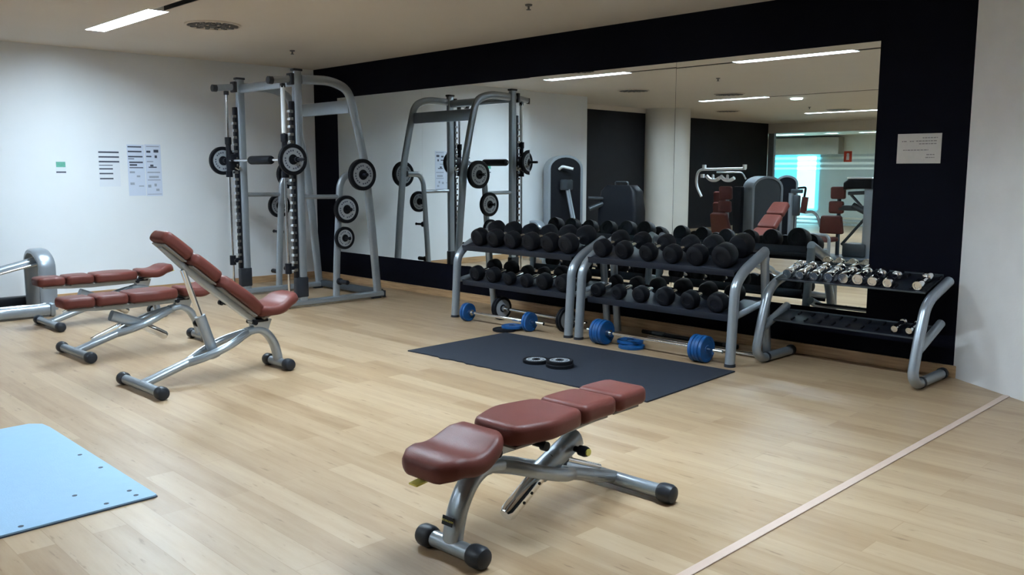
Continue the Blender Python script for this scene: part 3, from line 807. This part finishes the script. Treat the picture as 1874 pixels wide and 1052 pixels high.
# ------------------------------------------------------------------ barbells on the floor
def barbell(label, x0, x1, px, y0, y1, z, r, th, style, nm='barbell'):
    L_ = math.hypot(x1 - x0, y1 - y0); ang = math.atan2(y1 - y0, x1 - x0)
    t = thing(nm, label, 'barbell', ((x0 + x1) / 2, (y0 + y1) / 2, z), ang, 'barbells on the floor under the racks')
    bm = BM(); tube(bm, [(-L_ / 2, 0, 0), (L_ / 2, 0, 0)], .013, n=14); obj('bar', bm, 'chrome', t)
    mid = (x0 + x1) / 2
    for p, s in zip(px, (-1, 1)):
        q = p - mid
        bm = BM(); lathe(bm, [(.0132, 0), (.026, 0), (.026, .028), (.0132, .028)], (q - s * (th / 2 + .030) if s > 0 else q + (th / 2 + .002), 0, 0), axis='x', n=18)
        obj('collar', bm, 'steel', t)
        k = max(1, round(th / .028))
        for i in range(k):
            xx = q + (i - (k - 1) / 2) * (th / k)
            pb = plate_bm(r if i % 2 == 0 else r * .97, th / k - .0012); bmesh.ops.transform(pb, matrix=Matrix.Translation((xx, 0, 0)) @ Matrix.Rotation(PI / 2, 4, 'Y'), verts=pb.verts)
            o = obj('weight_disc', pb, 'blue' if style == 'blue' else 'rubber', t)
            if style == 'grey':
                bm = BM(); h = (th / k) / 2
                for s2 in (-1, 1): lathe(bm, [(r * .34, s2 * (h * .7 + .0004)), (r * .75, s2 * (h * .7 + .0004)), (r * .75, s2 * (h * .7 + .0014)), (r * .34, s2 * (h * .7 + .0014)), (r * .34, s2 * (h * .7 + .0004))], (xx, 0, 0), axis='x', n=36)
                fr_ = obj('face_ring', bm, 'ring', o)
    return t
barbell('blue plated barbell on the floor under the left rack', 3.68, 4.66, (3.765, 4.505), -.835, -.795, .082, .082, .05, 'blue')
barbell('barbell with large grey faced black plates under the left rack', 3.86, 4.97, (3.92, 4.74), -.56, -.62, .105, .105, .045, 'grey')
barbell('blue plated barbell on the floor under the right rack', 5.12, 6.33, (5.265, 6.16), -.78, -.775, .096, .096, .11, 'blue')
for (a, b_, mat, lb) in (((5.42, -.385, .019), (6.43, -.375, .019), 'chrome', 'bare chrome bar lying on the floor under the right rack'),
                         ((5.22, -.20, .019), (6.10, -.22, .019), 'black_plastic', 'thin black bar lying on the floor behind the chrome bar')):
    t = thing('bare_bar', lb, 'barbell bar', (0, 0, 0), group='bare bars on the floor under the racks')
    bm = BM(); tube(bm, [a, b_], .017 if mat == 'chrome' else .0165, n=14); obj('bar', bm, mat, t)
    bm = BM()
    for q in (.12, .88):
        p = Vector(a).lerp(Vector(b_), q); lathe(bm, [(.0172, 0), (.0188, 0), (.0188, .12), (.0172, .12)], p, axis='x', n=16)
    obj('grip_sleeve', bm, 'steel' if mat == 'chrome' else 'gunmetal', t)

# ------------------------------------------------------------------ dumbbell racks
def dumbbell_rack(label, x0, x1):
    t = thing('dumbbell_rack', label, 'dumbbell rack', ((x0 + x1) / 2, 0, 0), group='two tier racks of rubber dumbbells')
    hw = (x1 - x0) / 2
    for s in (-1, 1):
        x = s * hw
        bm = BM(); tube(bm, fillet([(x, -.765, .005), (x, -.730, .555), (x, -.62, .650), (x, -.345, .765)], .10, 6), .032, .036, side=(1, 0, 0), e=.85, n=18)
        fr_ = obj('side_post', bm, 'silver', t)
        bm = BM(); lathe(bm, [(0, 0), (.040, 0), (.038, .02), (0, .02)], (x, -.765, 0), n=18); obj('foot_cap', bm, 'cap', fr_)
        bm = BM(); tube(bm, fillet([(x, -.355, .745), (x, -.32, .42), (x, -.27, .005)], .1), .030, .026, side=(1, 0, 0), e=.85, n=16)
        obj('rear_leg', bm, 'silver', t)
        bm = BM(); tube(bm, [(x, -.735, .335), (x, -.315, .405)], .022, n=14); obj('brace', bm, 'silver', t)
    for z0, y0, z1, y1 in ((.640, -.700, .735, -.340), (.325, -.700, .405, -.300)):
        bm = BM(); L_ = math.hypot(z1 - z0, y1 - y0); a = math.atan2(z1 - z0, y1 - y0)
        m = Matrix.Translation((0, y0, z0)) @ Matrix.Rotation(a, 4, 'X')
        box(bm, -hw + .034, hw - .034, 0, L_, -.006, .006, .002, m)
        box(bm, -hw + .034, hw - .034, -.004, .004, -.030, .018, .002, m)
        box(bm, -hw + .034, hw - .034, L_ - .004, L_ + .004, -.030, .022, .002, m)
        obj('shelf', bm, 'shelf', t)
    return t
dumbbell_rack('left two tier rack of black dumbbells, post beside the mirror edge', 3.515, 4.905)
dumbbell_rack('right two tier rack of black dumbbells, next to the chrome rack', 5.015, 6.385)

def make_dumbbell(name, label, group, r, L_, hl, loc, rot, head='rubber', handle='chrome', hn=28):
    t = thing(name, label, 'dumbbell', loc, group=group, rot=rot)
    bm = BM(); lathe(bm, [(0, -L_ / 2 + hl * .6), (.015, -L_ / 2 + hl * .6), (.015, -.05), (.017, 0), (.015, .05), (.015, L_ / 2 - hl * .6), (0, L_ / 2 - hl * .6)], axis='y', n=16); obj('handle', bm, handle, t)
    for s in (-1, 1):
        bm = BM()
        if head == 'rubber':
            pr = [(0, 0), (r * .62, 0), (r * .88, hl * .06), (r, hl * .22), (r, hl * .72), (r * .93, hl * .90), (r * .74, hl * .985), (r * .45, hl * .985), (r * .43, hl * .95), (0, hl * .95)]
        else:
            pr = [(0, 0), (r * .55, 0), (r * .9, hl * .08), (r, hl * .2), (r, hl * .88), (r * .92, hl), (r * .6, hl), (r * .55, hl * .96), (0, hl * .96)]
        lathe(bm, pr, (0, s * (L_ / 2 - hl), 0), axis=(0, s, 0), n=hn); obj('weight_head', bm, head if head != 'rubber' else 'rubber', t)
    return t
ordw = ['first', 'second', 'third', 'fourth', 'fifth', 'sixth', 'seventh', 'eighth', 'ninth', 'tenth']
rows = [('left', 'upper', [(3.725, .078), (3.935, .078), (4.152, .074), (4.375, .075), (4.595, .078), (4.795, .080)], .640, -.700, .735, -.340),
        ('left', 'lower', [(3.685, .067), (3.905, .068), (4.115, .056), (4.320, .056), (4.525, .068), (4.750, .072)], .325, -.700, .405, -.300),
        ('right', 'upper', [(5.155, .070), (5.370, .068), (5.600, .066), (5.815, .068), (6.020, .074), (6.245, .084)], .640, -.700, .735, -.340),
        ('right', 'lower', [(5.115, .056), (5.325, .058), (5.530, .062), (5.755, .068), (5.975, .066), (6.200, .070)], .325, -.700, .405, -.300)]
for side, tier, lst, z0, y0, z1, y1 in rows:
    a = math.atan2(z1 - z0, y1 - y0)
    for i, (x, r) in enumerate(lst):
        L_ = .235 + r * 1.3; hl = r * 1.45
        off = .052 + L_ / 2 - .045 * 0
        loc = Vector((x, y0, z0)) + Matrix.Rotation(a, 3, 'X') @ Vector((0, off - .03, r + .0065))
        wd = ordw[i]
        lb = f'black rubber dumbbell, {wd} from the left on the {tier} shelf of the {side} rack'
        make_dumbbell('dumbbell', lb, f'rubber dumbbells on the {side} rack', r, L_, hl, loc, (a, random.uniform(0, 6) * 0, random.uniform(-.03, .03)))

# ------------------------------------------------------------------ chrome dumbbell rack
t = thing('chrome_dumbbell_rack', 'silver sled foot rack of chrome dumbbells by the plaster wall', 'dumbbell rack', (7.005, 0, 0))
for s in (-1, 1):
    x = s * .525
    bm = BM(); tube(bm, fillet([(x, -.12, .036), (x, -.52, .036), (x, -.590, .10), (x, -.535, .29), (x, -.455, .495), (x, -.375, .550), (x, -.085, .632)], .085, 6), .032, n=18)
    fr_ = obj('side_frame', bm, 'silver', t)
    bm = BM(); lathe(bm, [(0, 0), (.037, 0), (.037, .03), (.03, .045), (0, .05)], (x, -.115, .037), axis='y', n=18); obj('foot_cap', bm, 'cap', fr_)
    bm = BM(); lathe(bm, [(0, 0), (.022, 0), (.022, .02), (0, .022)], (x, -.09, .630), axis='y', n=14); obj('top_cap', bm, 'cap', fr_)
    bm = BM(); lathe(bm, [(.0325, 0), (.036, 0), (.036, .02), (.0325, .02)], (x, -.46, .036), axis='y', n=18); obj('foot_band', bm, 'cap', fr_)
    bm = BM(); tube(bm, [(x, -.520, .248), (x, -.18, .372)], .028, n=16); obj('shelf_arm', bm, 'silver', t)
for z0, y0, z1, y1, nm in ((.586, -.400, .664, -.110, 'upper_shelf'), (.300, -.415, .345, -.215, 'lower_shelf')):
    L_ = math.hypot(z1 - z0, y1 - y0); a = math.atan2(z1 - z0, y1 - y0)
    m = Matrix.Translation((0, y0, z0)) @ Matrix.Rotation(a, 4, 'X')
    bm = BM(); box(bm, -.500, .500, 0, L_, -.006, .004, .002, m); sh = obj(nm, bm, 'black_plastic', t)
    bm = BM(); box(bm, -.500, .500, -.006, .001, -.006, .004, .001, m); box(bm, -.500, .500, L_ - .004, L_ + .004, -.006, .012, .001, m); obj('shelf_edge', bm, 'gunmetal', sh)
    for k in range(10):
        xx = -.372 + k * .0975 - .0055 + .0415
        for yy in (.02, L_ - .08):
            bm = BM(); box(bm, xx - .047, xx - .036, yy, yy + .05, .003, .016, .002, m); obj('saddle_rib', bm, 'rubber', sh, 0)
xs = [(6.584, .033), (6.675, .031), (6.775, .032), (6.877, .033), (6.980, .036), (7.076, .037), (7.171, .032), (7.268, .031), (7.452, .031)]
z0, y0, z1, y1 = .586, -.400, .664, -.110; a = math.atan2(z1 - z0, y1 - y0)
for i, (x, r) in enumerate(xs):
    L_ = .205; loc = Vector((x, y0, z0)) + Matrix.Rotation(a, 3, 'X') @ Vector((0, .012 + L_ / 2, r + .0045))
    make_dumbbell('chrome_dumbbell', f'small chrome dumbbell, {ordw[i]} from the left on the upper shelf', 'chrome dumbbells on the silver rack', r, L_, .062, loc, (a, 0, 0), 'chrome', 'chrome', 24)
z0, y0, z1, y1 = .300, -.415, .345, -.215; a = math.atan2(z1 - z0, y1 - y0)
for i, (x, lb) in enumerate(((7.335, 'tiny chrome dumbbell on the lower shelf, left one of two'), (7.425, 'tiny chrome dumbbell on the lower shelf, beside the right frame'))):
    r = .022; L_ = .17; loc = Vector((x, y0, z0)) + Matrix.Rotation(a, 3, 'X') @ Vector((0, .012 + L_ / 2, r + .0165))
    make_dumbbell('chrome_dumbbell', lb, 'chrome dumbbells on the silver rack', r, L_, .040, loc, (a, 0, 0), 'chrome', 'chrome', 20)

# ------------------------------------------------------------------ machines behind the camera, seen in the mirror
def stack_tower(t, cx, cy, wx, dy, h, shell='black_plastic', trim_='silver', rz=0.0):
    """rounded weight-stack tower: shell with a silver band down both edges; front face towards +y"""
    Rm = Matrix.Translation((cx, cy, 0)) @ Matrix.Rotation(rz, 4, 'Z')
    def arch(hw, y, top):
        out = [(-hw, y, .02)]
        r = hw
        for i in range(13):
            an = PI - PI * i / 12
            out.append((r * math.cos(an), y, top - r * .75 + r * .75 * math.sin(an)))
        out.append((hw, y, .02)); return out
    bm = BM()
    A = [bm.verts.new(Rm @ Vector(p)) for p in arch(wx / 2 - .03, -dy / 2, h - .03)]
    B = [bm.verts.new(Rm @ Vector(p)) for p in arch(wx / 2 - .03, dy / 2, h - .03)]
    bm.faces.new(A); bm.faces.new(B[::-1])
    for i in range(len(A)):
        j = (i + 1) % len(A); bm.faces.new((A[i], A[j], B[j], B[i]))
    obj('tower_shell', bm, shell, t, 30)
    bm = BM(); tube(bm, [Rm @ Vector(p) for p in arch(wx / 2 - .02, 0, h - .02)], .026, dy / 2 + .012, side=Rm.to_3x3() @ Vector((1, 0, 0)) if False else None, n=12, e=.6) if False else None
    P = [Rm @ Vector(p) for p in arch(wx / 2 - .015, 0, h - .015)]
    yv = Rm.to_3x3() @ Vector((0, 1, 0))
    rings = []
    for i, p in enumerate(P):
        a_ = P[max(0, i - 1)]; b_ = P[min(len(P) - 1, i + 1)]; tt = (b_ - a_).normalized(); nn = tt.cross(yv)
        q = dy / 2 + .015
        rings.append([bm.verts.new(p + yv * (sy * q) + nn * (sn * .018)) for sy, sn in ((-1, -1), (1, -1), (1, 1), (-1, 1))])
    for r1, r2 in zip(rings, rings[1:]):
        for j in range(4): bm.faces.new((r1[j], r1[(j + 1) % 4], r2[(j + 1) % 4], r2[j]))
    bm.faces.new(rings[0]); bm.faces.new(rings[-1])
    obj('tower_frame', bm, trim_, t, 30)

def tpad(t, c, w_, h_, th, lean=0.0, rz=0.0, mat='red_leather', nm='back_pad', taper=0.0):
    m = Matrix.Translation(c) @ Matrix.Rotation(rz, 4, 'Z') @ Matrix.Rotation(PI / 2 + lean, 4, 'X') @ Matrix.Translation((0, -h_ / 2, -th / 2))
    return obj(nm, pad_bm(h_, lambda q: w_ / 2 * (1 - taper * q), th, m, R=.03, rc=.02, n=6), mat, t, 60)

t = thing('pulley_machine', 'tall black weight tower with silver edges by the white wall, mirrored', 'exercise machine', (0, 0, 0))
stack_tower(t, .40, -4.36, .54, .32, 1.57, rz=-.95)
bm = BM(); tube(bm, fillet([(.49, -4.17, 1.36), (.57, -4.15, 1.40), (.70, -4.25, 1.36)], .03), .022, n=10); obj('handle', bm, 'white_paint', t)
bm = BM(); tube(bm, [(.62, -4.20, 1.10), (.84, -4.13, .50)], .042, .02, n=12); obj('lever_arm', bm, 'silver', t)
bm = BM(); box(bm, .52, .68, -4.28, -4.14, 1.04, 1.20, .02); obj('pivot_block', bm, 'gunmetal', t)
bm = BM(); box(bm, .15, .82, -4.68, -4.08, 0, .05, .015); obj('base', bm, 'silver', t)
t = thing('leg_machine', 'dark machine with a broad black shroud against the charcoal wall, mirrored', 'exercise machine', (0, 0, 0))
bm = BM()
loft(bm, [((1.36, -4.60, .05), (1, 0, 0), (0, 1, 0), .36, .16), ((1.36, -4.60, .75), (1, 0, 0), (0, 1, 0), .36, .15), ((1.36, -4.60, 1.03), (1, 0, 0), (0, 1, 0), .33, .12), ((1.36, -4.60, 1.12), (1, 0, 0), (0, 1, 0), .25, .09)], .06)
obj('shroud', bm, 'black_plastic', t, 50)
bm = BM(); tube(bm, fillet([(1.24, -4.60, 1.11), (1.24, -4.60, 1.17), (1.48, -4.60, 1.17), (1.48, -4.60, 1.11)], .03), .012, n=10); obj('handle', bm, 'gunmetal', t)
bm = BM(); tube(bm, [(1.10, -4.48, .92), (.96, -4.30, .93)], .022, n=12); tube(bm, [(1.10, -4.48, .84), (.97, -4.32, .76)], .035, n=12); obj('foot_arm', bm, 'gunmetal', t)
bm = BM(); box(bm, 0.98, 1.75, -4.85, -4.35, 0, .05, .012); obj('base', bm, 'silver', t)

t = thing('press_machine', 'silver machine with red seats and an overhead bar, mirrored near the middle', 'exercise machine', (0, 0, 0))
stack_tower(t, 2.10, -7.15, .52, .36, 1.25, 'gunmetal', rz=-.95)
bm = BM(); tube(bm, fillet([(1.86, -7.0, 1.375), (.93, -7.0, 1.36), (.90, -7.0, 1.10), (1.02, -7.0, .90)], .12), .022, n=12); obj('press_arm', bm, 'white_paint', t)
bm = BM()
for x in (1.06, 1.84): lathe(bm, [(0, 0), (.035, 0), (.035, .07), (0, .07)], (x, -7.0, 1.37), n=14)
lathe(bm, [(0, 0), (.035, 0), (.035, .06), (0, .06)], (1.03, -7.0, 1.22), n=14); obj('arm_knob', bm, 'white_paint', t)
bm = BM(); tube(bm, fillet([(1.30, -7.02, 1.31), (1.78, -7.02, 1.31), (1.86, -7.02, 1.20)], .05), .014, n=10); obj('cable_arm', bm, 'silver', t)
bm = BM()
for x in (1.24, 1.52): tube(bm, smooth_path([(x - .13, -7.0, 1.25), (x - .05, -7.0, 1.19), (x + .05, -7.0, 1.18), (x + .13, -7.0, 1.22)]), .035, .03, n=10); lathe(bm, [(0, 0), (.025, 0), (.02, .07), (0, .08)], (x, -7.0, 1.20), n=12)
obj('handle_yoke', bm, 'white_paint', t)
tpad(t, (1.16, -7.35, .88), .22, .20, .06, -.1); tpad(t, (1.19, -7.33, .62), .28, .36, .07, -.15, taper=.15)
tpad(t, (1.50, -7.0, .97), .24, .22, .06, -.1); tpad(t, (1.49, -7.0, .74), .24, .19, .06, -.1); tpad(t, (1.44, -6.95, .46), .38, .36, .08, -.35, nm='seat_pad', taper=.2)
bm = BM(); tube(bm, [(1.50, -7.06, .05), (1.50, -7.06, 1.05)], .03, n=12); tube(bm, [(1.16, -7.42, .05), (1.16, -7.42, .98)], .03, n=12); obj('seat_post', bm, 'silver', t)
bm = BM(); box(bm, .95, 2.40, -7.45, -6.85, 0, .06, .015); obj('base', bm, 'silver', t)
bm = BM(); box(bm, 1.70, 1.84, -7.02, -6.90, .30, 1.08, .02); obj('cable_guard', bm, 'black_plastic', t)

t = thing('rotary_machine', 'narrow black tower machine before the cyan glass, mirrored', 'exercise machine', (0, 0, 0))
stack_tower(t, 1.72, -8.65, .38, .30, 1.26, rz=-.5)
bm = BM(); tube(bm, [(1.40, -8.5, .99), (1.72, -8.44, 1.0)], .022, n=10); obj('arm', bm, 'gunmetal', t)
bm = BM(); tube(bm, [(1.93, -8.45, .95), (1.93, -8.45, .08)], .05, n=12); obj('post', bm, 'silver', t)
bm = BM(); box(bm, 1.93, 2.14, -8.47, -8.40, .95, 1.02, .015); box(bm, 1.98, 2.10, -8.48, -8.38, .55, .92, .03); obj('hip_pad', bm, 'gunmetal', t)
bm = BM(); box(bm, 1.50, 2.15, -8.9, -8.3, 0, .08, .015); obj('base', bm, 'silver', t)

t = thing('chest_machine', 'machine with three stacked red pads and a black canopy, mirrored at right', 'exercise machine', (0, 0, 0))
tpad(t, (3.46, -7.0, 1.005), .23, .19, .06, -.05, nm='head_pad'); tpad(t, (3.44, -7.0, .785), .23, .19, .06, -.05); tpad(t, (3.39, -6.97, .52), .38, .28, .07, -.1, taper=.15)
m_ = Matrix.Translation((3.36, -6.95, .27)); obj('seat_pad', pad_bm(.36, lambda q: .18, .07, m_, R=.05, rc=.025), 'red_leather', t, 60)
bm = BM(); tube(bm, [(3.45, -7.08, .05), (3.45, -7.06, 1.10)], .030, n=12); obj('seat_post', bm, 'gunmetal', t)
bm = BM(); box(bm, 3.88, 4.02, -7.06, -6.94, 0.0, 1.18, .02); obj('post', bm, 'silver', t)
bm = BM(); loft(bm, [((3.58, -7.0, 1.11), (0, 1, 0), (0, 0, 1), .10, .06), ((3.66, -7.0, 1.14), (0, 1, 0), (0, 0, 1), .14, .075), ((4.02, -7.0, 1.15), (0, 1, 0), (0, 0, 1), .14, .075)], .03); cpy = obj('canopy', bm, 'black_plastic', t)
bm = BM(); box(bm, 3.64, 4.02, -7.13, -6.87, 1.217, 1.245, .01); obj('canopy_top', bm, 'white_paint', cpy)
bm = BM(); tube(bm, [(3.62, -7.0, 1.0), (3.98, -7.0, 1.02)], .028, n=12); obj('cross_arm', bm, 'gunmetal', t)
bm = BM(); tube(bm, fillet([(2.80, -7.0, 1.07), (2.93, -7.0, 1.08), (2.91, -7.0, .92)], .03), .018, n=10); hn = obj('hand_grip', bm, 'black_plastic', t)
bm = BM(); tube(bm, [(2.93, -7.0, .93), (2.90, -7.0, .68)], .05, .05, n=14); obj('arm_pad', bm, 'red_leather', t)
bm = BM(); tube(bm, smooth_path([(2.93, -7.0, .69), (3.06, -7.0, .70), (3.15, -7.0, .62), (3.20, -7.0, .48)]), .022, n=12); obj('swing_arm', bm, 'silver', t)
bm = BM(); tube(bm, fillet([(3.22, -6.6, .38), (3.50, -6.6, .38), (3.54, -6.6, .33), (3.54, -6.6, .04)], .05), .024, n=12); tube(bm, [(3.20, -6.6, .16), (3.54, -6.6, .16)], .024, n=12); obj('foot_frame', bm, 'silver', t)
bm = BM(); tube(bm, [(3.55, -7.0, .22), (3.88, -7.0, .62)], .022, n=12); obj('brace', bm, 'gunmetal', t)
bm = BM(); tube(bm, [(3.66, -7.0, .98), (3.84, -7.0, .80)], .02, n=10); tube(bm, [(3.70, -7.0, .82), (3.92, -7.0, .72)], .05, n=12); obj('second_arm', bm, 'gunmetal', t)
bm = BM(); box(bm, 3.48, 3.90, -7.03, -6.97, .74, .82, .01); obj('back_arm', bm, 'gunmetal', t)
bm = BM(); box(bm, 3.20, 4.05, -7.25, -6.45, 0, .05, .012); box(bm, 3.60, 3.95, -7.2, -6.9, .051, .25, .02); obj('base', bm, 'gunmetal', t)
